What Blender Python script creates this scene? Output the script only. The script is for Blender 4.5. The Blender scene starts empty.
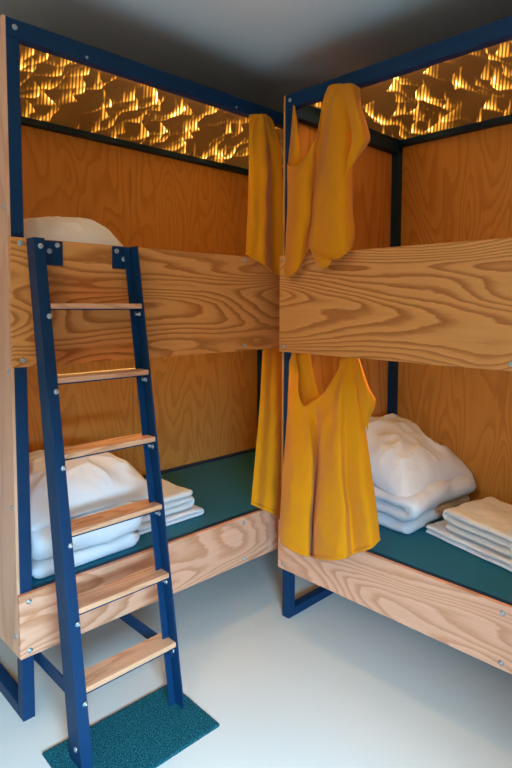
import bpy, bmesh, math, random
from mathutils import Vector, Matrix, noise

scene = bpy.context.scene
COL = scene.collection

# ------------------------------------------------------------------ camera
FPX = 563.45
CAM = Vector((1.7636, -0.6658, 1.3564))
YAW, PITCH, ROLL = 0.7899, -0.0661, 0.0041
SX, SY = 7.63, -42.4
fw = Vector((-math.sin(YAW) * math.cos(PITCH), math.cos(YAW) * math.cos(PITCH), math.sin(PITCH)))
rt = Vector((math.cos(YAW), math.sin(YAW), 0))
up = rt.cross(fw)
rt, up = rt * math.cos(ROLL) + up * math.sin(ROLL), up * math.cos(ROLL) - rt * math.sin(ROLL)
cd = bpy.data.cameras.new('camera')
cam = bpy.data.objects.new('camera', cd)
COL.objects.link(cam)
cd.sensor_fit = 'VERTICAL'
cd.sensor_height = 24
cd.lens = FPX / 768 * 24
cd.shift_x = -SX / 768
cd.shift_y = SY / 768
cd.clip_start = 0.02
cam.matrix_world = Matrix(((rt.x, up.x, -fw.x, CAM.x), (rt.y, up.y, -fw.y, CAM.y), (rt.z, up.z, -fw.z, CAM.z), (0, 0, 0, 1)))
scene.camera = cam


def at(u, v, axis, val):
    """point of the photograph on the plane axis = val"""
    d = fw + rt * ((u - 256 - SX) / FPX) - up * ((v - 384 - SY) / FPX)
    t = (val - CAM[axis]) / d[axis]
    return CAM + d * t


# ------------------------------------------------------------------ measures (metres)
LEN, DEP, TOP = 1.92, 0.855, 2.214          # bunk: length, inner depth, height
ZB, ZT, UB, UT = 0.222, 0.430, 1.158, 1.558  # side board, guard board
PT = 0.018                                   # plywood thickness
EP = 0.010
PS = 0.040                                   # steel tube
BEAM = 2.158                                 # underside of the top beam
XR, YR = 0.125, 1.05                         # left front corner of the right bunk
MZ = 0.417                                   # mattress top


# ------------------------------------------------------------------ materials
def newmat(name):
    m = bpy.data.materials.new(name)
    m.use_nodes = True
    nt = m.node_tree
    nt.nodes.clear()
    out = nt.nodes.new('ShaderNodeOutputMaterial')
    b = nt.nodes.new('ShaderNodeBsdfPrincipled')
    nt.links.new(b.outputs[0], out.inputs[0])
    return m, nt, b, out


class G:
    """tiny node-graph helper"""
    def __init__(s, nt):
        s.nt = nt

    def n(s, typ, **kw):
        x = s.nt.nodes.new(typ)
        for k, v in kw.items():
            setattr(x, k, v)
        return x

    def put(s, sock, v):
        if isinstance(v, (int, float)):
            sock.default_value = v
        elif isinstance(v, (tuple, list)):
            sock.default_value = v
        else:
            s.nt.links.new(v, sock)

    def m(s, op, a, b=0.0, c=0.0):
        x = s.n('ShaderNodeMath', operation=op)
        s.put(x.inputs[0], a)
        s.put(x.inputs[1], b)
        s.put(x.inputs[2], c)
        return x.outputs[0]

    def mixc(s, f, a, b, mode='MIX'):
        x = s.n('ShaderNodeMix', data_type='RGBA', blend_type=mode)
        s.put(x.inputs[0], f)
        s.put(x.inputs[6], a)
        s.put(x.inputs[7], b)
        return x.outputs[2]

    def objco(s, scale=(1, 1, 1), loc=(0, 0, 0)):
        tc = s.n('ShaderNodeTexCoord')
        mp = s.n('ShaderNodeMapping')
        mp.inputs['Scale'].default_value = scale
        mp.inputs['Location'].default_value = loc
        s.nt.links.new(tc.outputs['Object'], mp.inputs[0])
        return mp.outputs[0]

    def noise(s, vec, scale, detail=2, rough=.5, dist=0):
        x = s.n('ShaderNodeTexNoise')
        s.nt.links.new(vec, x.inputs['Vector'])
        x.inputs['Scale'].default_value = scale
        x.inputs['Detail'].default_value = detail
        x.inputs['Roughness'].default_value = rough
        x.inputs['Distortion'].default_value = dist
        return x.outputs['Fac']

    def ramp(s, f, stops):
        x = s.n('ShaderNodeValToRGB')
        cr = x.color_ramp
        while len(cr.elements) < len(stops):
            cr.elements.new(.5)
        for e, (p, c) in zip(cr.elements, stops):
            e.position = p
            e.color = c if len(c) == 4 else (*c, 1)
        s.put(x.inputs[0], f)
        return x.outputs[0]

    def bump(s, h, strength, dist, bsdf):
        x = s.n('ShaderNodeBump')
        x.inputs['Strength'].default_value = strength
        x.inputs['Distance'].default_value = dist
        s.put(x.inputs['Height'], h)
        s.nt.links.new(x.outputs[0], bsdf.inputs['Normal'])


def plywood(name, along, seed, light=(.78, .325, .085), dark=(.40, .115, .018), rings=15, across=6.0, lng=1.15, contrast=1.0):
    """rotary cut plywood: contour lines of a stretched noise make the flame figure"""
    m, nt, b, out = newmat(name)
    g = G(nt)
    sc = [across] * 3
    sc[along] = lng
    rnd = random.Random(seed)
    loc = [rnd.uniform(-30, 30) for _ in range(3)]
    f = g.noise(g.objco(sc, loc), 1.0, 1.2, .45, .35)
    sc2 = [across * 4.5] * 3
    sc2[along] = lng * 5
    wob = g.noise(g.objco(sc2, loc), 1.0, 3, .6)
    h = g.m('ADD', g.m('MULTIPLY', f, rings), g.m('MULTIPLY', wob, 1.0))
    fr = g.m('FRACT', h)
    ring = g.ramp(fr, [(0, (0, 0, 0)), (.45, (.16, .16, .16)), (.74, (.85, .85, .85)), (.88, (1, 1, 1)), (1, (.05, .05, .05))])
    sc3 = [170.0] * 3
    sc3[along] = 4.0
    fib = g.noise(g.objco(sc3, loc), 1.0, 2, .6)
    sc4 = [1.5] * 3
    sc4[along] = .7
    blot = g.noise(g.objco(sc4, loc), 1.3, 2)
    fac = g.m('MULTIPLY', ring, g.m('MULTIPLY_ADD', blot, 1.2 * contrast, .3 * contrast))
    c = g.mixc(fac, (*light, 1), (*dark, 1))
    c = g.mixc(g.m('MULTIPLY', fib, .5), c, (light[0] * .62, light[1] * .5, light[2] * .4, 1))
    nt.links.new(c, b.inputs['Base Color'])
    b.inputs['Roughness'].default_value = .48
    b.inputs['Specular IOR Level'].default_value = .35
    g.bump(fib, .12, .002, b)
    return m


def simple(name, col, rough=.5, spec=.5, bump=None, var=0.0, vscale=8):
    m, nt, b, out = newmat(name)
    g = G(nt)
    co = g.objco()
    if var:
        f = g.noise(co, vscale, 3)
        c = g.mixc(f, tuple(x * (1 - var) for x in col) + (1,), tuple(min(1, x * (1 + var)) for x in col) + (1,))
        nt.links.new(c, b.inputs['Base Color'])
    else:
        b.inputs['Base Color'].default_value = (*col, 1)
    b.inputs['Roughness'].default_value = rough
    b.inputs['Specular IOR Level'].default_value = spec
    if bump:
        g.bump(g.noise(co, bump[0], 3, .6), bump[1], bump[2], b)
    return m


M_steel = simple('blue_powder_coat', (.001, .026, .074), .5, .25, (900, .08, .0005))
M_steel_dark = M_steel
M_zinc = simple('zinc_plated_steel', (.42, .44, .44), .38, .5)
M_zinc.node_tree.nodes['Principled BSDF'].inputs['Metallic'].default_value = .9
M_teal = simple('teal_mattress_cover', (.002, .125, .20), .55, .4, (500, .1, .0006), .1, 5)
M_floor = simple('poured_floor', (.66, .62, .55), .33, .4, (3, .03, .01), .03, 2)
M_white = simple('white_plaster', (.54, .55, .54), .9, .2, (60, .1, .002))
M_ceil = simple('white_ceiling_paint', (.78, .77, .74), .9, .2)
M_cotton = simple('white_cotton', (.70, .69, .69), .9, .15, (38, .45, .005))
M_terry = simple('white_terry_cloth', (.72, .68, .64), .95, .1, (420, .6, .003))
M_slat = plywood('bed_base_plywood', 0, 77)


def curtain_mat():
    m, nt, b, out = newmat('mustard_cloth')
    g = G(nt)
    w = g.n('ShaderNodeTexNoise')
    w.inputs['Scale'].default_value = 900
    nt.links.new(g.objco(), w.inputs['Vector'])
    big = g.noise(g.objco(), 5, 3)
    c = g.mixc(big, (.68, .228, .002, 1), (.73, .256, .004, 1))
    nt.links.new(c, b.inputs['Base Color'])
    b.inputs['Roughness'].default_value = .85
    b.inputs['Specular IOR Level'].default_value = .1
    b.inputs['Sheen Weight'].default_value = .1
    g.bump(w.outputs['Fac'], .15, .0006, b)
    # cloth lets a little light through
    tr = g.n('ShaderNodeBsdfTranslucent')
    nt.links.new(c, tr.inputs[0])
    mx = g.n('ShaderNodeMixShader')
    mx.inputs[0].default_value = .04
    nt.links.new(b.outputs[0], mx.inputs[1])
    nt.links.new(tr.outputs[0], mx.inputs[2])
    nt.links.new(mx.outputs[0], out.inputs[0])
    return m


M_curtain = curtain_mat()


def mat_carpet():
    m, nt, b, out = newmat('teal_carpet')
    g = G(nt)
    co = g.objco()
    f = g.noise(co, 330, 2, .7)
    c = g.ramp(f, [(.3, (.002, .022, .032)), (.5, (.006, .065, .085)), (.68, (.05, .24, .27))])
    nt.links.new(c, b.inputs['Base Color'])
    b.inputs['Roughness'].default_value = 1
    b.inputs['Specular IOR Level'].default_value = .05
    g.bump(f, .9, .006, b)
    return m


M_mat = mat_carpet()


M_strip, _nt, _b, _o = newmat('added_light_strip')  # emitter of the added strips that brighten the berths
_b.inputs['Base Color'].default_value = (.9, .8, .6, 1)
_b.inputs['Emission Color'].default_value = (1.0, .60, .16, 1)
_b.inputs['Emission Strength'].default_value = 38


def led_sheet(name, cx, cy, flip, strength):
    """lit ribbed sheet: flame shaped reflection glints painted as emission, fanning out over brown glow (object coordinates)"""
    m, nt, b, out = newmat(name)
    g = G(nt)
    tc = g.n('ShaderNodeTexCoord')
    sp = g.n('ShaderNodeSeparateXYZ')
    nt.links.new(tc.outputs['Object'], sp.inputs[0])
    x = g.m('SUBTRACT', sp.outputs[0], cx)
    y = g.m('SUBTRACT', sp.outputs[1], cy)
    rho = g.m('SQRT', g.m('ADD', g.m('MULTIPLY', x, x), g.m('MULTIPLY', y, y)))
    phi = g.m('ARCTAN2', y, x)
    U = g.m('MULTIPLY', phi, -563.0)      # grows to the right seen from below
    V = g.m('DIVIDE', 467.0, rho)         # grows towards the front beam
    # rib columns
    PW = 3.0
    col = g.m('FLOOR', g.m('DIVIDE', U, PW))
    rib = g.m('POWER', g.m('SINE', g.m('MULTIPLY', g.m('FRACT', g.m('DIVIDE', U, PW)), math.pi)), 2.0)

    def hash1(a, bb, seed):
        cv = g.n('ShaderNodeCombineXYZ')
        g.put(cv.inputs[0], a)
        g.put(cv.inputs[1], bb)
        cv.inputs[2].default_value = seed
        w = g.n('ShaderNodeTexWhiteNoise', noise_dimensions='3D')
        nt.links.new(cv.outputs[0], w.inputs['Vector'])
        return w.outputs['Value']

    def smooth(a, bb, seed):
        cv = g.n('ShaderNodeCombineXYZ')
        g.put(cv.inputs[0], a)
        g.put(cv.inputs[1], bb)
        cv.inputs[2].default_value = seed
        w = g.n('ShaderNodeTexNoise')
        nt.links.new(cv.outputs[0], w.inputs['Vector'])
        w.inputs['Scale'].default_value = 1
        w.inputs['Detail'].default_value = 1
        return w.outputs['Fac']
    total = None
    for k, (gw, rh) in enumerate(((27.0, 27.0), (21.0, 22.0), (33.0, 31.0), (24.0, 25.0))):
        # row phase, wavy baseline
        wav = smooth(g.m('MULTIPLY', U, .03), k * 3.1, 5.0 + k)
        Gp = g.m('ADD', g.m('DIVIDE', U, gw), g.m('MULTIPLY', smooth(g.m('MULTIPLY', U, .012), g.m('MULTIPLY', V, .03), k + .5), 2.2))
        gid = g.m('FLOOR', Gp)
        gf = g.m('FRACT', Gp)
        if flip:
            gf = g.m('SUBTRACT', 1.0, gf)
        rowp = g.m('ADD', g.m('DIVIDE', V, rh), g.m('ADD', g.m('MULTIPLY', hash1(gid, 0.0, k + 11.3), 1.0), g.m('MULTIPLY', wav, .9)))
        rowp = g.m('ADD', rowp, g.m('MULTIPLY', gf, .30))
        rid = g.m('FLOOR', rowp)
        t = g.m('FRACT', rowp)
        amp = hash1(gid, rid, k + 3.7)
        amp = g.m('MULTIPLY', g.m('GREATER_THAN', amp, .34), amp)
        cr = hash1(col, rid, k + 23.1)
        H = g.m('MULTIPLY', g.m('MULTIPLY_ADD', g.m('POWER', g.m('SUBTRACT', 1.0, gf), 3.0), .78, .16), g.m('MULTIPLY_ADD', cr, .75, .4))
        q = g.m('SUBTRACT', 1.0, g.m('DIVIDE', t, H))
        q = g.m('POWER', g.m('MAXIMUM', q, 0.0), 1.5)
        edge = g.m('MINIMUM', g.m('MULTIPLY', t, 14.0), 1.0)
        br = g.m('MULTIPLY', g.m('MULTIPLY', q, edge), g.m('MULTIPLY', amp, g.m('MULTIPLY_ADD', g.m('POWER', g.m('SUBTRACT', 1.0, gf), 2.5), 1.15, .24)))
        total = br if total is None else g.m('ADD', total, br)
    total = g.m('MULTIPLY', total, g.m('MULTIPLY_ADD', rib, 1.0, .10))
    hot = g.ramp(total, [(0, (0, 0, 0)), (.07, (.12, .042, .003)), (.28, (.75, .29, .025)), (.6, (1.6, .72, .10)), (1.0, (4.5, 2.8, .9))])
    # soft brown glow of the sheet itself with fine ribs
    fine = g.m('MULTIPLY_ADD', rib, .25, .8)
    glow = g.m('MULTIPLY', fine, smooth(g.m('MULTIPLY', U, .02), g.m('MULTIPLY', V, .025), 9.0))
    base = g.mixc(glow, (.02, .007, .001, 1), (.085, .034, .005, 1))
    em = g.mixc(1.0, base, hot, 'ADD')
    b.inputs['Base Color'].default_value = (.10, .05, .02, 1)
    b.inputs['Roughness'].default_value = .4
    nt.links.new(em, b.inputs['Emission Color'])
    b.inputs['Emission Strength'].default_value = strength
    return m


# ------------------------------------------------------------------ mesh helpers
def link(name, me, mat, parent=None):
    o = bpy.data.objects.new(name, me)
    COL.objects.link(o)
    if mat:
        me.materials.clear()
        me.materials.append(mat)
    if parent:
        o.parent = parent
    return o


def bm_box(bm, lo, hi):
    vs = [bm.verts.new((x, y, z)) for x in (lo[0], hi[0]) for y in (lo[1], hi[1]) for z in (lo[2], hi[2])]
    for f in ((0, 1, 3, 2), (4, 6, 7, 5), (0, 4, 5, 1), (2, 3, 7, 6), (0, 2, 6, 4), (1, 5, 7, 3)):
        bm.faces.new([vs[i] for i in f])


def mesh_of(bm, name, smooth=False):
    bmesh.ops.recalc_face_normals(bm, faces=bm.faces)
    me = bpy.data.meshes.new(name)
    bm.to_mesh(me)
    bm.free()
    if smooth:
        for p in me.polygons:
            p.use_smooth = True
    return me


def boxes(name, bxs, mat, parent=None, bevel=.0015):
    bm = bmesh.new()
    for lo, hi in bxs:
        bm_box(bm, lo, hi)
    o = link(name, mesh_of(bm, name), mat, parent)
    if bevel:
        md = o.modifiers.new('bevel', 'BEVEL')
        md.width = bevel
        md.segments = 2
        md.limit_method = 'ANGLE'
    return o


def empty(name, loc=(0, 0, 0), rz=0.0):
    o = bpy.data.objects.new(name, None)
    o.empty_display_size = .1
    COL.objects.link(o)
    o.location = loc
    o.rotation_euler = (0, 0, rz)
    return o


def tag(o, label, cat, group=None):
    o['label'] = label
    o['category'] = cat
    if group:
        o['group'] = group
    return o


def bolt_mesh(r=.0085, h=.005):
    bm = bmesh.new()
    n = 14
    rings = [(r, 0), (r, h * .35), (r * .86, h * .72), (r * .55, h * .95)]
    vv = [[bm.verts.new((rr * math.cos(2 * math.pi * i / n), rr * math.sin(2 * math.pi * i / n), hh)) for i in range(n)] for rr, hh in rings]
    for a, b in zip(vv, vv[1:]):
        for i in range(n):
            bm.faces.new((a[i], a[(i + 1) % n], b[(i + 1) % n], b[i]))
    # hex socket
    s = [bm.verts.new((r * .4 * math.cos(2 * math.pi * i / n), r * .4 * math.sin(2 * math.pi * i / n), h * .95)) for i in range(n)]
    d = [bm.verts.new((r * .4 * math.cos(2 * math.pi * i / n), r * .4 * math.sin(2 * math.pi * i / n), h * .4)) for i in range(n)]
    for a, b in ((vv[-1], s), (s, d)):
        for i in range(n):
            bm.faces.new((a[i], a[(i + 1) % n], b[(i + 1) % n], b[i]))
    bm.faces.new(d)
    bm.faces.new(list(reversed(vv[0])))
    return mesh_of(bm, 'bolt', True)


BOLT = bolt_mesh()
SCREW = bolt_mesh(.005, .003)
BOLT.materials.append(M_zinc)
SCREW.materials.append(M_zinc)


def bolt(parent, p, normal, small=False, name='bolt'):
    o = bpy.data.objects.new(name, SCREW if small else BOLT)
    COL.objects.link(o)
    o.parent = parent
    o.location = p
    o.rotation_euler = Vector(normal).to_track_quat('Z', 'Y').to_euler()
    return o


# ------------------------------------------------------------------ bunks
def make_bunk(loc, rz, seed, led, label):
    """local x runs along the bunk, local y from its front to the back"""
    root = empty('bunk_bed', loc, rz)
    tag(root, label, 'bunk bed', 'plywood bunk beds')
    front = plywood('guard_plywood', 0, seed + 1, rings=30, across=4.2, lng=.9)
    front2 = plywood('side_plywood', 0, seed + 2, (.82, .41, .25), (.52, .185, .07), rings=17, across=4.6, lng=1.1, contrast=.85)
    vert = plywood('wall_plywood', 2, seed + 3, (.60, .285, .060), (.36, .125, .016), rings=17, across=5.0, lng=1.2, contrast=.55)
    ec = ((.74, .40, .24), (.60, .30, .16)) if seed == 10 else ((.64, .30, .08), (.45, .18, .035))  # daylight put into the colour: left end panel paler and pinker
    endp = plywood('end_plywood', 2, seed + 4, ec[0], ec[1], rings=9, across=5.0, lng=.7)
    y0 = PT
    ym = 2 * PT
    # posts
    for x in (EP, LEN - EP - PS):
        for y in (PT, DEP - PS):
            boxes('post', [((x, y, 0), (x + PS, y + PS, BEAM))], M_steel, root, .003)
        fb = boxes('foot_bar', [((x, PT + PS, 0), (x + PS, DEP - PS, PS))], M_steel, root, .003)
    # top frame
    for y in (PT, DEP - PS):
        bxs = ((EP, y, BEAM), (LEN - EP, y + PS, TOP))
        bm_ = boxes('top_beam', [bxs], M_steel, root, .003)
        if y == PT:
            for x in (.27, .935, 1.60):
                bolt(bm_, (x, PT, BEAM + .012), (0, -1, 0), True, 'screw')
            bolt(bm_, (.036, PT, BEAM + .030), (0, -1, 0))
            bolt(bm_, (LEN - .036, PT, BEAM + .030), (0, -1, 0))
    for x in (EP, LEN - EP - PS):
        boxes('end_beam', [((x, PT + PS, BEAM - .035), (x + PS, DEP - PS, TOP))], M_steel, root, .003)
    # bed frames
    for z0, z1 in ((ZB + .006, MZ + .003), (UB + .03, UB + .23)):
        for y in (PT, DEP - PS):
            boxes('side_rail', [((PT + PS, y, z1 - .05), (LEN - PT - PS, y + PS, z1))], M_steel, root, .002)
        boxes('bed_base', [((PT + PS, PT + PS, z0), (LEN - PT - PS, DEP - PS, z0 + (.07 if z0 < 1 else .20)))], M_slat, root)
    # lit sheet under the top frame
    lp = boxes('light_panel', [((PT + PS, PT + PS, 2.186), (LEN - PT - PS, DEP - PS, 2.196))], led, root, 0)
    for zz in (2.168, UB + .012):  # strips added out of view behind beam and guard board, extra berth light
        boxes('added_light_strip', [((.12, PT + PS + .002, zz), (LEN - .12, PT + PS + .012, zz + .006))], M_strip, root, 0)
    # the same lit sheet under the upper bed
    boxes('light_panel', [((PT + PS, PT + PS, UB + .018), (LEN - PT - PS, DEP - PS, UB + .026))], led, root, 0)
    boxes('top_cover', [((PT + PS, PT + PS, 2.198), (LEN - PT - PS, DEP - PS, TOP))], M_steel, root, 0)
    # end boards
    for x in (0, LEN - EP):
        e = boxes('end_panel', [((x, PT, ZB), (x + EP, DEP, TOP))], endp if x == 0 else vert, root)
        if x == 0:
            for z in (1.65, 1.143, .71, .287):
                bolt(e, (0, PT + .018, z), (-1, 0, 0))
    # back boards, two sheets butted together
    for x0, x1 in ((0, .943), (.945, LEN)):
        boxes('back_panel', [((x0, DEP, ZB), (x1, DEP + PT, TOP))], vert, root)
    for z0, z1, mm, nm in ((UB, UT, front, 'guard_board'), (ZB, ZT, front2, 'side_board')):
        gb = boxes(nm, [((0, 0, z0), (LEN, PT, z1))], mm, root, .002)
        zz = (1.541, 1.180) if z0 == UB else (.405, .243)
        for x in (.030, .965, LEN - .030):
            for z in zz:
                bolt(gb, (x, 0, z), (0, -1, 0))
    return root


def local_of(loc, rz, p):
    return Matrix.Rotation(-rz, 3, 'Z') @ (Vector(p) - Vector(loc))


# painted reflection glints fan out from a point close to the camera
cl = local_of((0, 0, 0), math.pi / 2, (1.80, -.62, 0))
cr = local_of((XR, YR, 0), 0, (1.80, -.62, 0))
LED_L = led_sheet('led_sheet_long_wall', cl.x, cl.y, True, 1.25)
LED_R = led_sheet('led_sheet_back_wall', cr.x, cr.y, False, 1.25)
bunk_a = make_bunk((0, 0, 0), math.pi / 2, 10, LED_L,
                   'plywood and blue steel bunk bed along the left wall with the ladder leaning on it')
bunk_b = make_bunk((XR, YR, 0), 0, 40, LED_R,
                   'plywood and blue steel bunk bed across the back wall, right of the corner, without ladder')


# mattresses lie between the posts
def mattress(loc, rz, z, label):
    bm = bmesh.new()
    a0, a1, b0, b1 = PT + PS + .002, LEN - PT - PS - .002, PT + PS + .002, DEP - PS - .002
    bm_box(bm, (a0, b0, 0), (a1, b1, .117))
    me = mesh_of(bm, 'mattress')
    o = link('mattress', me, M_teal)
    md = o.modifiers.new('bevel', 'BEVEL')
    md.width = .012
    md.segments = 4
    o.location = (loc[0], loc[1], z)
    o.rotation_euler = (0, 0, rz)
    tag(o, label, 'mattress', 'teal mattresses')
    return o


mattress((0, 0, 0), math.pi / 2, MZ - .117, 'teal mattress in the lower berth behind the ladder')
mattress((XR, YR, 0), 0, MZ - .117, 'teal mattress in the lower berth right of the yellow curtain')

# ------------------------------------------------------------------ ladder
LX0, LK = .312, (.312 - .056) / 1.556      # front face: x = LX0 - LK * z
YA, YB = .047, .412
LTOP = 1.556


def prism(bm, prof, y0, y1):
    """profile in x,z extruded along y"""
    a = [bm.verts.new((x, y0, z)) for x, z in prof]
    b = [bm.verts.new((x, y1, z)) for x, z in prof]
    n = len(prof)
    bm.faces.new(a)
    bm.faces.new(list(reversed(b)))
    for i in range(n):
        bm.faces.new((a[i], b[i], b[(i + 1) % n], a[(i + 1) % n]))


def rail_prof(d0, d1, z0=0.0):
    return [(LX0 - LK * z0 - d1, z0), (LX0 - LK * z0 - d0, z0), (LX0 - LK * LTOP - d0, LTOP), (max(.003, LX0 - LK * LTOP - d1), LTOP)]


ladder = empty('ladder', (0, 0, 0))
tag(ladder, 'blue steel ladder with six plywood rungs leaning against the left bunk bed', 'ladder')


def piece(name, fn, mat, parent, bevel=.0012):
    bm = bmesh.new()
    fn(bm)
    o = link(name, mesh_of(bm, name), mat, parent)
    if bevel:
        md = o.modifiers.new('bevel', 'BEVEL')
        md.width = bevel
        md.segments = 2
        md.limit_method = 'ANGLE'
    return o


def rail_left(bm):
    prism(bm, rail_prof(0, .076, .011), YA, YA + .005)
    prism(bm, rail_prof(0, .005, .011), YA + .005, YA + .035)


def rail_right(bm):
    prism(bm, rail_prof(0, .050, .011), YB - .005, YB)
    prism(bm, rail_prof(.045, .050, .011), YB - .029, YB - .005)


ra = piece('rail', rail_left, M_steel, ladder)
rb = piece('rail', rail_right, M_steel, ladder)
M_rung = plywood('rung_plywood', 1, 5, (.78, .40, .22), (.52, .21, .09), rings=10, across=9, lng=1.6)
for i in range(6):
    z = 1.340 - .2258 * i
    xf = LX0 - LK * z - (.0 if i else .0)
    r = boxes('rung', [((xf - .088, YA + .032, z), (xf - .004, YB - .006, z + .017))], M_rung, ladder, .003)
    # angle bracket below each end: side plate with a bolt and a tab under the rung
    for y0, y1, s in ((YA + .0055, YA + .0085, 1), (YB - .0085, YB - .0055, -1)):
        def br(bm):
            xa = xf + LK * .03
            bm_box(bm, (xf - .050, y0, z - .034), (xf - .004, y1, z - .0035))
            ya, yb = (y0, y0 + .052) if s > 0 else (y1 - .052, y1)
            bm_box(bm, (xf - .060, ya, z - .0035), (xf - .006, yb, z - .0005))
        b_ = piece('rung_bracket', br, M_steel, ladder, .0008)
        if s < 0:
            bolt(b_, (xf - .020, y0, z - .018), (0, -1, 0), False)
            bolt(b_, (xf - .038, y0, z - .018), (0, -1, 0), False)
        else:
            bolt(b_, (xf + .0045, YA + .027, z - .022), (1, 0, -.16), False)
    boxes('rung_support', [((xf - .009, YA + .03, z - .004), (xf - .006, YB - .01, z - .0002))], M_steel, r, 0)
# plates that bolt the ladder to the guard board
for y0, y1, yb in ((YA + .036, .163, (.118, .145)), (.342, YB - .001, (.357, .384))):
    pl = boxes('mounting_plate', [((.0, y0, 1.478), (.006, y1, 1.555))], M_steel, ladder, .001)
    for k, y in enumerate(yb):
        zz = (1.528, 1.548)[k] - .006 if y0 < .2 else (1.538, 1.512)[k]
        bolt(pl, (.006, y, zz), (1, 0, 0))
bolt(ra, (LX0 - LK * 1.53, YA + .020, 1.53), (1, 0, 0))
bolt(ra, (LX0 - LK * .06 - .028, YA, .06), (0, -1, 0))
# stays back to the bed
for y0, y1 in ((YA + .012, YA + .018), (YB - .022, YB - .016)):
    boxes('stay', [((-.34, y0, .178), (LX0 - LK * .2 - .012, y1, ZB - .0005))], M_steel, ladder, .001)

# ------------------------------------------------------------------ doormat
def doormat():
    bm = bmesh.new()
    nx, ny = 60, 96
    w, l = .275, .462
    top = [[None] * (ny + 1) for _ in range(nx + 1)]
    for i in range(nx + 1):
        for j in range(ny + 1):
            x, y = i / nx * w, j / ny * l
            edge = min(i, j, nx - i, ny - j)
            z = .0095 + .0016 * noise.noise((x * 260, y * 260, 1)) + (-.002 if edge == 0 else 0)
            jx = .0012 * noise.noise((y * 150, 7, x * 30)) if i in (0, nx) else 0
            jy = .0012 * noise.noise((x * 150, 3, y * 30)) if j in (0, ny) else 0
            top[i][j] = bm.verts.new((x - w / 2 + jx, y - l / 2 + jy, z))
    for i in range(nx):
        for j in range(ny):
            bm.faces.new((top[i][j], top[i + 1][j], top[i + 1][j + 1], top[i][j + 1]))
    rim = [top[i][0] for i in range(nx + 1)] + [top[nx][j] for j in range(1, ny + 1)] + [top[i][ny] for i in range(nx - 1, -1, -1)] + [top[0][j] for j in range(ny - 1, 0, -1)]
    low = [bm.verts.new((v.co.x, v.co.y, 0)) for v in rim]
    for i in range(len(rim)):
        k = (i + 1) % len(rim)
        bm.faces.new((rim[i], low[i], low[k], rim[k]))
    bm.faces.new(list(reversed(low)))
    o = link('doormat', mesh_of(bm, 'doormat'), M_mat)
    o.location = (.297, .226, 0)
    o.rotation_euler = (0, 0, -.02)
    tag(o, 'dark teal carpet mat on the floor under the foot of the ladder', 'mat')


doormat()


# ------------------------------------------------------------------ curtains
def cr_interp(P, t):
    """Catmull-Rom through list of vectors, t in 0..1"""
    n = len(P) - 1
    x = min(max(t, 0), 1) * n
    i = min(int(x), n - 1)
    f = x - i
    p1, p2 = P[i], P[i + 1]
    p0 = P[i - 1] if i > 0 else p1 * 2 - p2
    p3 = P[i + 2] if i + 2 <= n else p2 * 2 - p1
    return .5 * ((2 * p1) + (p2 - p0) * f + (2 * p0 - 5 * p1 + 4 * p2 - p3) * f * f + (3 * p1 - p0 - 3 * p2 + p3) * f ** 3)


def cloth_grid(rows, axis, plane, sign, nu, nv, seed, fans=()):
    P = [[at(u, v, axis, plane + sign * (d * 1.5 if d > 0 else d)) for u, v, d in r] for r in rows]
    out = []
    for j in range(nv + 1):
        row = []
        for i in range(nu + 1):
            col = [cr_interp(r, i / nu) for r in P]
            p = cr_interp(col, j / nv)
            w = .006 * noise.noise((p.x * 11 + p.z * 5 + seed, p.y * 11 + p.z * 5, p.z * 6)) + .003 * noise.noise((p.x * 26 - p.z * 9, p.y * 26 - p.z * 9, p.z * 14 + seed))
            for hu, hv, k, amp, ph, reach in fans:
                h = at(hu, hv, axis, plane)
                dx = (p - h).dot(Vector((0, 1, 0)) if axis == 0 else Vector((1, 0, 0)))
                dz = h.z - p.z
                rr = math.hypot(dx, dz)
                an = math.atan2(dx, max(dz, .02))
                an += .12 * noise.noise((p.z * 5, an * 2, seed))
                sn = math.sin(k * an + ph)
                w += amp * min(1, rr / .16) * math.exp(-(rr / reach) ** 2) * (sn - .45 * abs(sn) ** .5)
            w *= min(1, 8 * min(i, nu - i) / nu + .1)
            q = p.copy()
            q[axis] += sign * max(w, -.022)
            row.append(q)
        out.append(row)
    return out


def sheet_mesh(grids):
    bm = bmesh.new()
    for Gd in grids:
        V = [[bm.verts.new(p) for p in r] for r in Gd]
        for a, b in zip(V, V[1:]):
            for i in range(len(a) - 1):
                bm.faces.new((a[i], a[i + 1], b[i + 1], b[i]))
    return mesh_of(bm, 'cloth', True)


def curtain(patches, axis, plane, sign, label, seed, fans=()):
    grids = []
    for k, (rows, nu, nv) in enumerate(patches):
        grids.append(cloth_grid(rows, axis, plane, sign, nu, nv, seed + k, fans if k == 0 else ()))
    o = link('curtain', sheet_mesh(grids), M_curtain)
    md = o.modifiers.new('thickness', 'SOLIDIFY')
    md.thickness = .0022
    md.offset = 0
    tag(o, label, 'curtain', 'mustard yellow berth curtains')
    # stitched hem along the bottom edge
    g0 = grids[0]
    n = len(g0)
    hem = []
    for j in range(n - 3, n):
        hem.append([p.copy() for p in g0[j]])
    h = link('hem', sheet_mesh([hem]), M_curtain, o)
    md = h.modifiers.new('thickness', 'SOLIDIFY')
    md.thickness = .005
    md.offset = 0
    return o


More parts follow.
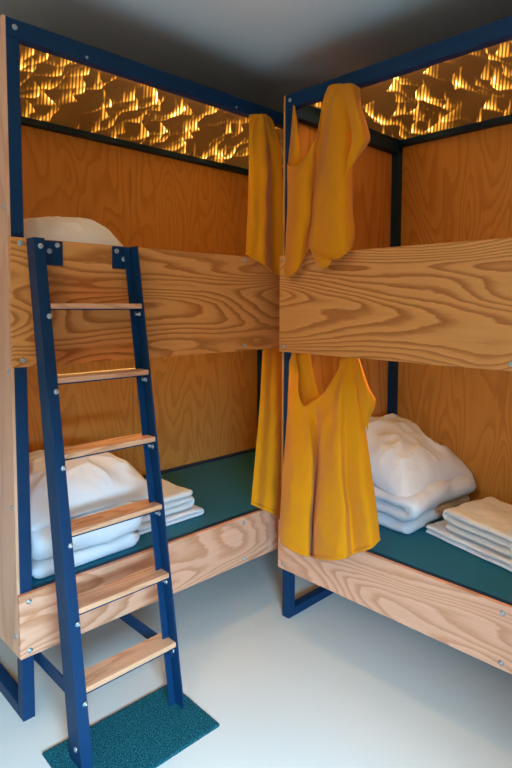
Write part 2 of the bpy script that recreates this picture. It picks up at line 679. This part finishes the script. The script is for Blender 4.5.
# lower right curtain
c4 = [
    [(290, 349, -.028), (293, 349, -.028), (296, 351, -.026), (297, 380, .008), (299, 398, .016), (303, 406, .022), (314, 400, .022), (326, 390, .020), (336, 374, .012), (341, 355, -.028), (349, 350, -.028), (356, 352, -.028), (359, 358, -.026)],
    [(288, 395, .004), (290, 396, .010), (292, 398, .014), (296, 408, .022), (301, 416, .026), (307, 418, .026), (316, 414, .008), (325, 408, .022), (333, 398, .034), (340, 388, .034), (347, 384, .022), (355, 386, .016), (362, 394, .0)],
    [(287, 420, .012), (289, 422, .018), (292, 424, .026), (297, 430, .032), (303, 435, .034), (310, 438, .030), (318, 437, .0), (322, 434, .036), (332, 428, .046), (339, 420, .048), (346, 415, .030), (356, 417, .028), (365, 426, .006)],
    [(283, 470, .02), (287, 471, .03), (292, 473, .040), (298, 476, .042), (305, 480, .042), (312, 482, .034), (315.5, 482, -.004), (319, 482, .044), (332, 482, .056), (342, 480, .056), (347, 476, .034), (360, 474, .042), (372, 476, .012)],
    [(280.5, 510, .028), (284, 512, .042), (290, 515, .050), (296, 519, .050), (303, 523, .050), (309, 526, .040), (312.5, 526, .0), (316, 526, .052), (334, 526, .068), (345, 524, .066), (351, 518, .038), (366, 514, .050), (377, 512, .018)],
    [(279, 531, .030), (281, 540, .045), (286, 547, .054), (294, 552, .055), (301, 555, .055), (308, 557, .044), (311.5, 557, .006), (315, 559, .054), (335, 560, .075), (346, 558, .070), (354, 554, .040), (370, 549, .052), (380, 540, .022)],
]
c4b = [
    [(292, 349, -.035), (300, 349, -.035), (309, 350, -.035)],
    [(294, 380, -.032), (304, 380, -.030), (315, 382, -.032)],
    [(297, 402, -.022), (308, 402, -.015), (320, 398, -.018)],
    [(299, 425, -.010), (310, 425, -.006), (320, 420, -.010)],
]
c4c = [
    [(353, 350, -.024), (356, 352, -.020), (359, 360, -.022)],
    [(357, 382, .020), (365, 384, .026), (369, 388, .004)],
    [(359, 399, .024), (369, 398, .026), (376, 401, .004)],
    [(361, 412, .020), (367, 413, .018), (370, 417, .004)],
    [(363, 424, .014), (365, 426, .010), (367, 431, .003)],
]
curtain([(c4, 130, 90), (c4b, 24, 24), (c4c, 24, 30)], 1, YR, -1, 'mustard curtain with a sagging neckline draped below the right bunk bed guard board', 3,
        [(348, 352, 13, .008, .6, .50), (294, 350, 11, .006, 1.5, .40)])

# upper right curtain
c2 = [
    [(287.5, 163, .012), (290, 166, .020), (294, 166.5, .026), (299, 163, .030), (305, 156, .030), (311, 146, .028), (317, 133, .024), (322, 112, .018), (327, 89, .010), (333, 85, .014), (339, 84, .010), (345, 84, .016), (350, 84, .010), (354, 86, .006)],
    [(287.5, 176, .012), (290, 179, .024), (294, 181, .038), (300, 179, .044), (306, 174, .040), (311, 166, .028), (316, 154, .006), (321, 138, .008), (327, 120, .026), (333, 114, .032), (339, 112, .032), (345, 112, .028), (350, 114, .018), (354, 118, .006)],
    [(287.5, 205, .015), (290, 208, .024), (294, 210, .036), (299, 210, .042), (305, 209, .036), (310, 208, .024), (312.5, 207, .012), (315, 205, .034), (321, 203, .042), (329, 201, .049), (337, 200, .050), (344, 199, .042), (349, 198, .026), (352, 198, .008)],
    [(286, 238, .018), (288, 241, .028), (292, 243, .040), (297, 243, .042), (302, 241, .036), (306, 239, .022), (308.5, 238, .012), (311, 238, .034), (320, 238, .044), (329, 237, .051), (338, 236, .053), (345, 235, .045), (351, 233, .028), (355, 231, .010)],
    [(284.5, 272, .018), (287, 277, .028), (290, 276, .040), (295, 272, .042), (300, 264, .034), (304, 256, .020), (307, 251, .014), (311, 249, .034), (320, 253, .044), (329, 257, .050), (338, 259, .050), (345, 254.5, .044), (350, 250, .028), (353, 246, .012)],
]
c2d = [
    [(293.4, 105.5, .004), (294.3, 105.5, .008), (295.2, 107, .004)],
    [(291, 135, .006), (295, 136, .016), (298.5, 136, .006)],
    [(288.5, 160, .008), (294, 162, .018), (301, 160, .008)],
    [(288, 178, .004), (294, 180, .012), (300, 178, .004)],
]
c2b = [
    [(340, 85, .020), (350, 83, .030), (360, 88, .008)],
    [(346, 104, .042), (355, 103, .048), (361, 105, .014)],
    [(351, 126, .050), (361, 125, .055), (367, 125, .016)],
    [(352, 141, .050), (362, 141, .052), (370, 139, .014)],
    [(348, 157, .046), (356, 155, .042), (364, 149, .012)],
    [(346, 175, .042), (348.5, 172, .036), (351, 165, .012)],
]
c2c = [
    [(310, 249, .024), (320, 251, .040), (332, 257, .048)],
    [(313, 256, .034), (321, 259, .050), (331, 262, .052)],
    [(317, 266, .028), (321, 268, .040), (328, 267, .044)],
]
curtain([(c2, 130, 90), (c2b, 30, 40), (c2c, 20, 14), (c2d, 16, 24)], 1, YR, -1, 'mustard curtain bunched on the top beam of the right bunk bed', 11,
        [(342, 78, 7, .005, .4, .55)])

# upper left curtain
c1 = [
    [(249, 115, .005), (253, 114, .010), (258, 114, .013), (263, 114, .014), (268, 115, .010), (273, 121, .004)],
    [(249, 160, .008), (254, 160, .020), (260, 160, .026), (266, 160, .030), (271, 158, .010), (281, 150, .018)],
    [(248, 205, .008), (253, 206, .026), (259, 207, .030), (266, 207, .036), (271, 204, .004), (283, 195, .024)],
    [(246, 248, .006), (251, 251, .022), (257, 254, .028), (265, 258, .036), (272, 258, .004), (284, 254, .024)],
    [(245.5, 254, .005), (250, 256, .022), (256, 260, .026), (264, 265, .034), (272, 271.5, .012), (284, 277, .024)],
]
curtain([(c1, 70, 70)], 0, 0.0, 1, 'mustard curtain hanging in the far upper corner of the left bunk', 23,
        [(258, 100, 15, .005, .9, .6)])

# lower left curtain
c3 = [
    [(263, 344, -.026), (267, 344, -.024), (272, 344, -.027), (277, 344, -.024), (284, 344, -.026)],
    [(260, 400, -.004), (265, 400, .004), (270, 400, 0), (276, 400, .008), (284, 400, 0)],
    [(255, 460, .010), (261, 460, .018), (267, 460, .015), (275, 460, .024), (284, 460, .012)],
    [(251, 504, .012), (257, 507, .022), (264, 510, .018), (272, 514, .028), (284, 519, .020)],
]
curtain([(c3, 60, 70)], 0, 0.0, 1, 'narrow mustard curtain hanging in the far lower corner of the left bunk', 31)


# ------------------------------------------------------------------ bedding
def fold_profile(L, n, t, rnd, seg=10):
    """outline of a cloth folded n times: zigzag centre line, offset both ways"""
    r = t / 2
    c = []
    for i in range(n):
        z = (i + .5) * t
        a, b = (r, L - r) if i % 2 == 0 else (L - r, r)
        sh = rnd.uniform(-.012, .012) * (1 if i else 0)
        m = 14
        pts = [(a + (b - a) * k / m, z) for k in range(m + 1)]
        if i < n - 1:
            cx = b + (sh if i % 2 == 0 else -sh)
            s = 1 if i % 2 == 0 else -1
            arc = [(cx + s * r * math.sin(math.pi * k / seg), z + r - r * math.cos(math.pi * k / seg)) for k in range(1, seg)]
            pts += arc
        c += pts
    return c


def folded(name, L, W, n, t, mat, seed, amp=.006, gap=.92, freq=9, round_end=True, sag=0.0, nW=34):
    rnd = random.Random(seed)
    c = fold_profile(L, n, t, rnd)
    N = len(c)
    half = t * gap / 2
    nor = []
    for i in range(N):
        a = Vector(c[max(0, i - 1)])
        b = Vector(c[min(N - 1, i + 1)])
        d = (b - a)
        d = d / max(d.length, 1e-6)
        nor.append(Vector((-d.y, d.x)))
    # closed outline
    outl = []
    for i in range(N):
        outl.append(Vector(c[i]) + nor[i] * half)
    e = Vector(c[-1]); d = Vector((nor[-1].y, -nor[-1].x))
    for k in range(1, 6):
        an = math.pi * k / 6
        outl.append(e + nor[-1] * half * math.cos(an) + d * half * math.sin(an))
    for i in range(N - 1, -1, -1):
        outl.append(Vector(c[i]) - nor[i] * half)
    e = Vector(c[0]); d = Vector((-nor[0].y, nor[0].x))
    for k in range(1, 6):
        an = math.pi * k / 6
        outl.append(e - nor[0] * half * math.cos(an) + d * half * math.sin(an))
    cl = [Vector(q) for q in c]
    # matching centre for each outline point (for rounding the cut ends)
    cen = cl + [cl[-1]] * 5 + cl[::-1] + [cl[0]] * 5
    H = n * t
    bm = bmesh.new()
    rings = []
    for j in range(nW + 1):
        f = j / nW
        y = f * W
        k = 1.0
        if round_end:
            e = min(f, 1 - f) * W / (t * .8)
            k = math.sqrt(max(0.06, 1 - (1 - min(1, e)) ** 2))
        ring = []
        for q, ce in zip(outl, cen):
            p = ce + (q - ce) * k
            v = Vector((p.x, y, p.y))
            nz = amp * Vector((noise.noise((v.x * freq, v.y * freq, v.z * freq * 1.5 + seed)),
                               noise.noise((v.x * freq + 9, v.y * freq, v.z * freq + seed)),
                               noise.noise((v.x * freq, v.y * freq + 5, v.z * freq * .6 + seed)) * .8))
            fine = amp * .45 * noise.noise((v.x * freq * 3.3, v.y * freq * 3.3, v.z * freq * 4 + seed))
            v += nz * min(1, v.z / .01) + Vector((0, 0, fine if v.z > .012 else 0))
            v.z = max(0, v.z * (1 - sag * (2 * abs(f - .5)) ** 3 * .5))
            ring.append(bm.verts.new(v))
        rings.append(ring)
    M = len(outl)
    for a, b in zip(rings, rings[1:]):
        for i in range(M):
            bm.faces.new((a[i], a[(i + 1) % M], b[(i + 1) % M], b[i]))
    for ring in (rings[0], rings[-1]):
        # fill the cut end as a strip between both sides of the ribbon
        for i in range(N - 1):
            bm.faces.new((ring[i], ring[i + 1], ring[N + 5 + (N - 2 - i)], ring[N + 5 + (N - 1 - i)]))
        capb = [ring[N - 1]] + ring[N:N + 5] + [ring[N + 5]]
        bm.faces.new(capb)
        bm.faces.new([ring[2 * N + 4]] + ring[2 * N + 5:] + [ring[0]])
    return link(name, mesh_of(bm, name, True), mat)


def pillow(name, hw, hl, T, seed, tilt=(0, 0), droop=(0, 0, 0, 0), wr=.010, n=84, bottom=.45):
    """closed cushion: a in -1..1 over width x, b over length y; droop bends its four sides down (-x,+x,-y,+y)"""
    bm = bmesh.new()

    def pt(i, j, topside):
        a, b = 2 * i / n - 1, 2 * j / n - 1
        a2, b2 = math.copysign(abs(a) ** .85, a), math.copysign(abs(b) ** .85, b)
        x = a2 * hw * (1 - .10 * (1 - b2 * b2) * abs(a2) ** 3)
        y = b2 * hl * (1 - .10 * (1 - a2 * a2) * abs(b2) ** 3)
        th = T * (max(0, (1 - a2 * a2)) * max(0, (1 - b2 * b2))) ** .40
        zc = tilt[0] * x + tilt[1] * y
        for dv, q in zip(droop, (-a2, a2, -b2, b2)):
            zc -= dv * max(0, q - .25) ** 2
        edge = max(abs(a2), abs(b2))
        rid = 1 - abs(noise.noise((x * 7 + seed, y * 7, 3))) * 2
        w = wr * (noise.noise((x * 6, y * 6 + seed, 1)) + .7 * rid ** 3 + .42 * (1 - 2 * abs(noise.noise((x * 11, y * 7, seed)))) ** 3 + .12 * noise.noise((x * 24, y * 24, seed)))
        # creases radiating from the corners
        w += wr * .6 * math.sin(18 * math.atan2(abs(b2) + .3, abs(a2) + .3) + 4 * noise.noise((x * 3, y * 3, seed))) * max(0, edge - .45)
        w *= (1 - edge ** 8)
        z = zc + (th + w if topside else -th * bottom + w * .3)
        return (x, y, z)
    top = [[bm.verts.new(pt(i, j, True)) for j in range(n + 1)] for i in range(n + 1)]
    bot = [[top[i][j] if i in (0, n) or j in (0, n) else bm.verts.new(pt(i, j, False)) for j in range(n + 1)] for i in range(n + 1)]
    for i in range(n):
        for j in range(n):
            bm.faces.new((top[i][j], top[i + 1][j], top[i + 1][j + 1], top[i][j + 1]))
            q = (bot[i][j], bot[i][j + 1], bot[i + 1][j + 1], bot[i + 1][j])
            try:
                bm.faces.new(q)
            except ValueError:
                pass
    return link(name, mesh_of(bm, name, True), M_cotton)


G_D = 'white folded duvets'
G_P = 'white pillows'
# left lower berth (profile runs along -x ... fold ends face the room)
d = folded('duvet', .50, .43, 3, .058, M_cotton, 4, .016, .97, 7)
d.rotation_euler = (0, 0, math.pi)          # profile from x=-.10 to -.60
d.location = (-.075, .505, MZ)
tag(d, 'white folded duvet under the pillow on the lower berth behind the ladder', 'duvet', G_D)
p = pillow('pillow', .26, .275, .11, 2, (0, 0), (.02, .07, .02, .09), .020)
p.location = (-.35, .335, MZ + .178 + .050)
p.rotation_euler = (0, 0, .05)
tag(p, 'plump white pillow on the folded duvet behind the ladder', 'pillow', G_P)

# right lower berth
d = folded('duvet', .41, .55, 3, .058, M_cotton, 14, .020, 1.0, 6)
d.rotation_euler = (0, 0, math.pi)
d.location = (.603, 1.865, MZ)
tag(d, 'white folded duvet under the slumping pillow beside the yellow curtain', 'duvet', G_D)
p = pillow('pillow', .235, .275, .10, 8, (-.33, 0), (.0, .05, .12, .02), .022)
p.location = (.385, 1.58, MZ + .156 + .104)
tag(p, 'white pillow slumping over the folded duvet beside the yellow curtain', 'pillow', G_P)

# upper left berth: only the hump shows above the board
p = pillow('pillow', .25, .25, .165, 21, (0, 0), (.02, .05, .02, .10), .012, bottom=.70)
p.location = (-.33, .308, UB + .232 + .120)
tag(p, 'white pillow showing above the guard board at the top of the ladder', 'pillow', G_P)

# folded linen
G_S = 'folded white sheets'
G_T = 'folded white towels'
s = folded('bed_sheet', .34, .30, 2, .017, M_cotton, 31, .004, .9, 10)
s.rotation_euler = (0, 0, math.pi / 2)
s.location = (-.165, .535, MZ)
tag(s, 'folded white sheet under the towel on the lower berth behind the ladder', 'sheet', G_S)
t = folded('towel', .29, .26, 3, .027, M_terry, 33, .009, 1.0, 8)
t.rotation_euler = (0, 0, math.pi / 2)
t.location = (-.185, .548, MZ + .036)
tag(t, 'folded white towel on a sheet on the lower berth behind the ladder', 'towel', G_T)

s = folded('bed_sheet', .42, .36, 2, .018, M_cotton, 41, .007, .9, 10)
s.rotation_euler = (0, 0, -.25)
s.location = (.622, 1.403, MZ)
tag(s, 'folded white sheet under the towel on the right lower berth', 'sheet', G_S)
t = folded('towel', .31, .31, 3, .028, M_terry, 43, .010, 1.0, 8)
t.rotation_euler = (0, 0, -.25)
t.location = (.705, 1.398, MZ + .040)
tag(t, 'folded white towel on a sheet on the right lower berth', 'towel', G_T)


# ------------------------------------------------------------------ room
def struct(name, bxs, mat):
    o = boxes(name, bxs, mat, None, 0)
    o['kind'] = 'structure'
    return o


RX0, RX1, RY0, RY1, CZ = -.90, 2.14, -2.3, 1.95, 2.46
struct('floor', [((RX0 - .1, RY0 - .1, -.1), (RX1 + .1, RY1 + .1, 0))], M_floor)
struct('ceiling', [((RX0 - .1, RY0 - .1, CZ), (RX1 + .1, RY1 + .1, CZ + .1))], M_ceil)
struct('wall_left', [((RX0 - .1, RY0, 0), (RX0, RY1, CZ))], M_white)
struct('wall_back', [((RX0, RY1, 0), (RX1, RY1 + .1, CZ))], M_white)
struct('wall_front', [((RX0, RY0 - .1, 0), (RX1, RY0, CZ))], M_white)
WY0, WY1, WZ0, WZ1 = -1.1, -.2, .03, 1.25
struct('wall_right', [((RX1, RY0, 0), (RX1 + .1, WY0, CZ)), ((RX1, WY1, 0), (RX1 + .1, RY1, CZ)),
                      ((RX1, WY0, 0), (RX1 + .1, WY1, WZ0)), ((RX1, WY0, WZ1), (RX1 + .1, WY1, CZ))], M_white)
fr = .05
struct('window_1', [((RX1 + .02, WY0, WZ0), (RX1 + .08, WY0 + fr, WZ1)), ((RX1 + .02, WY1 - fr, WZ0), (RX1 + .08, WY1, WZ1)),
                    ((RX1 + .02, WY0 + fr, WZ0), (RX1 + .08, WY1 - fr, WZ0 + fr)), ((RX1 + .02, WY0 + fr, WZ1 - fr), (RX1 + .08, WY1 - fr, WZ1))], M_white)

# daylight outside the window
def area(name, loc, rot, sx, sy, power, col, spread=math.pi):
    ld = bpy.data.lights.new(name, 'AREA')
    ld.shape = 'RECTANGLE'
    ld.size, ld.size_y = sx, sy
    ld.energy = power
    ld.color = col
    ld.spread = spread
    o = bpy.data.objects.new(name, ld)
    COL.objects.link(o)
    o.location = loc
    o.rotation_euler = rot
    return o


# local -z points to -x: rotate about y by +90 deg
area('daylight', (3.4, -1.2, 1.8), (0, math.radians(75), 0), 1.2, 2.4, 1450, (.34, .67, 1.0))
# unseen warm fill lamp added behind the camera to lift ceiling and boards
ld = bpy.data.lights.new('fill_lamp', 'POINT')
ld.energy = 27
ld.shadow_soft_size = .16
ld.color = (1.0, .76, .50)
lo = bpy.data.objects.new('fill_lamp', ld)
COL.objects.link(lo)
lo.location = (1.15, -1.35, 2.12)

w = bpy.data.worlds.new('world')
scene.world = w
w.use_nodes = True
w.node_tree.nodes['Background'].inputs[0].default_value = (.5, .6, .7, 1)
w.node_tree.nodes['Background'].inputs[1].default_value = .3

# ------------------------------------------------------------------ view
scene.view_settings.view_transform = 'Standard'
scene.view_settings.look = 'None'
scene.view_settings.gamma = 1
scene.view_settings.use_curve_mapping = False
scene.view_settings.exposure = 0.0
scene.cycles.use_denoising = True
scene.cycles.max_bounces = 8
scene.cycles.diffuse_bounces = 5
scene.cycles.sample_clamp_indirect = 6
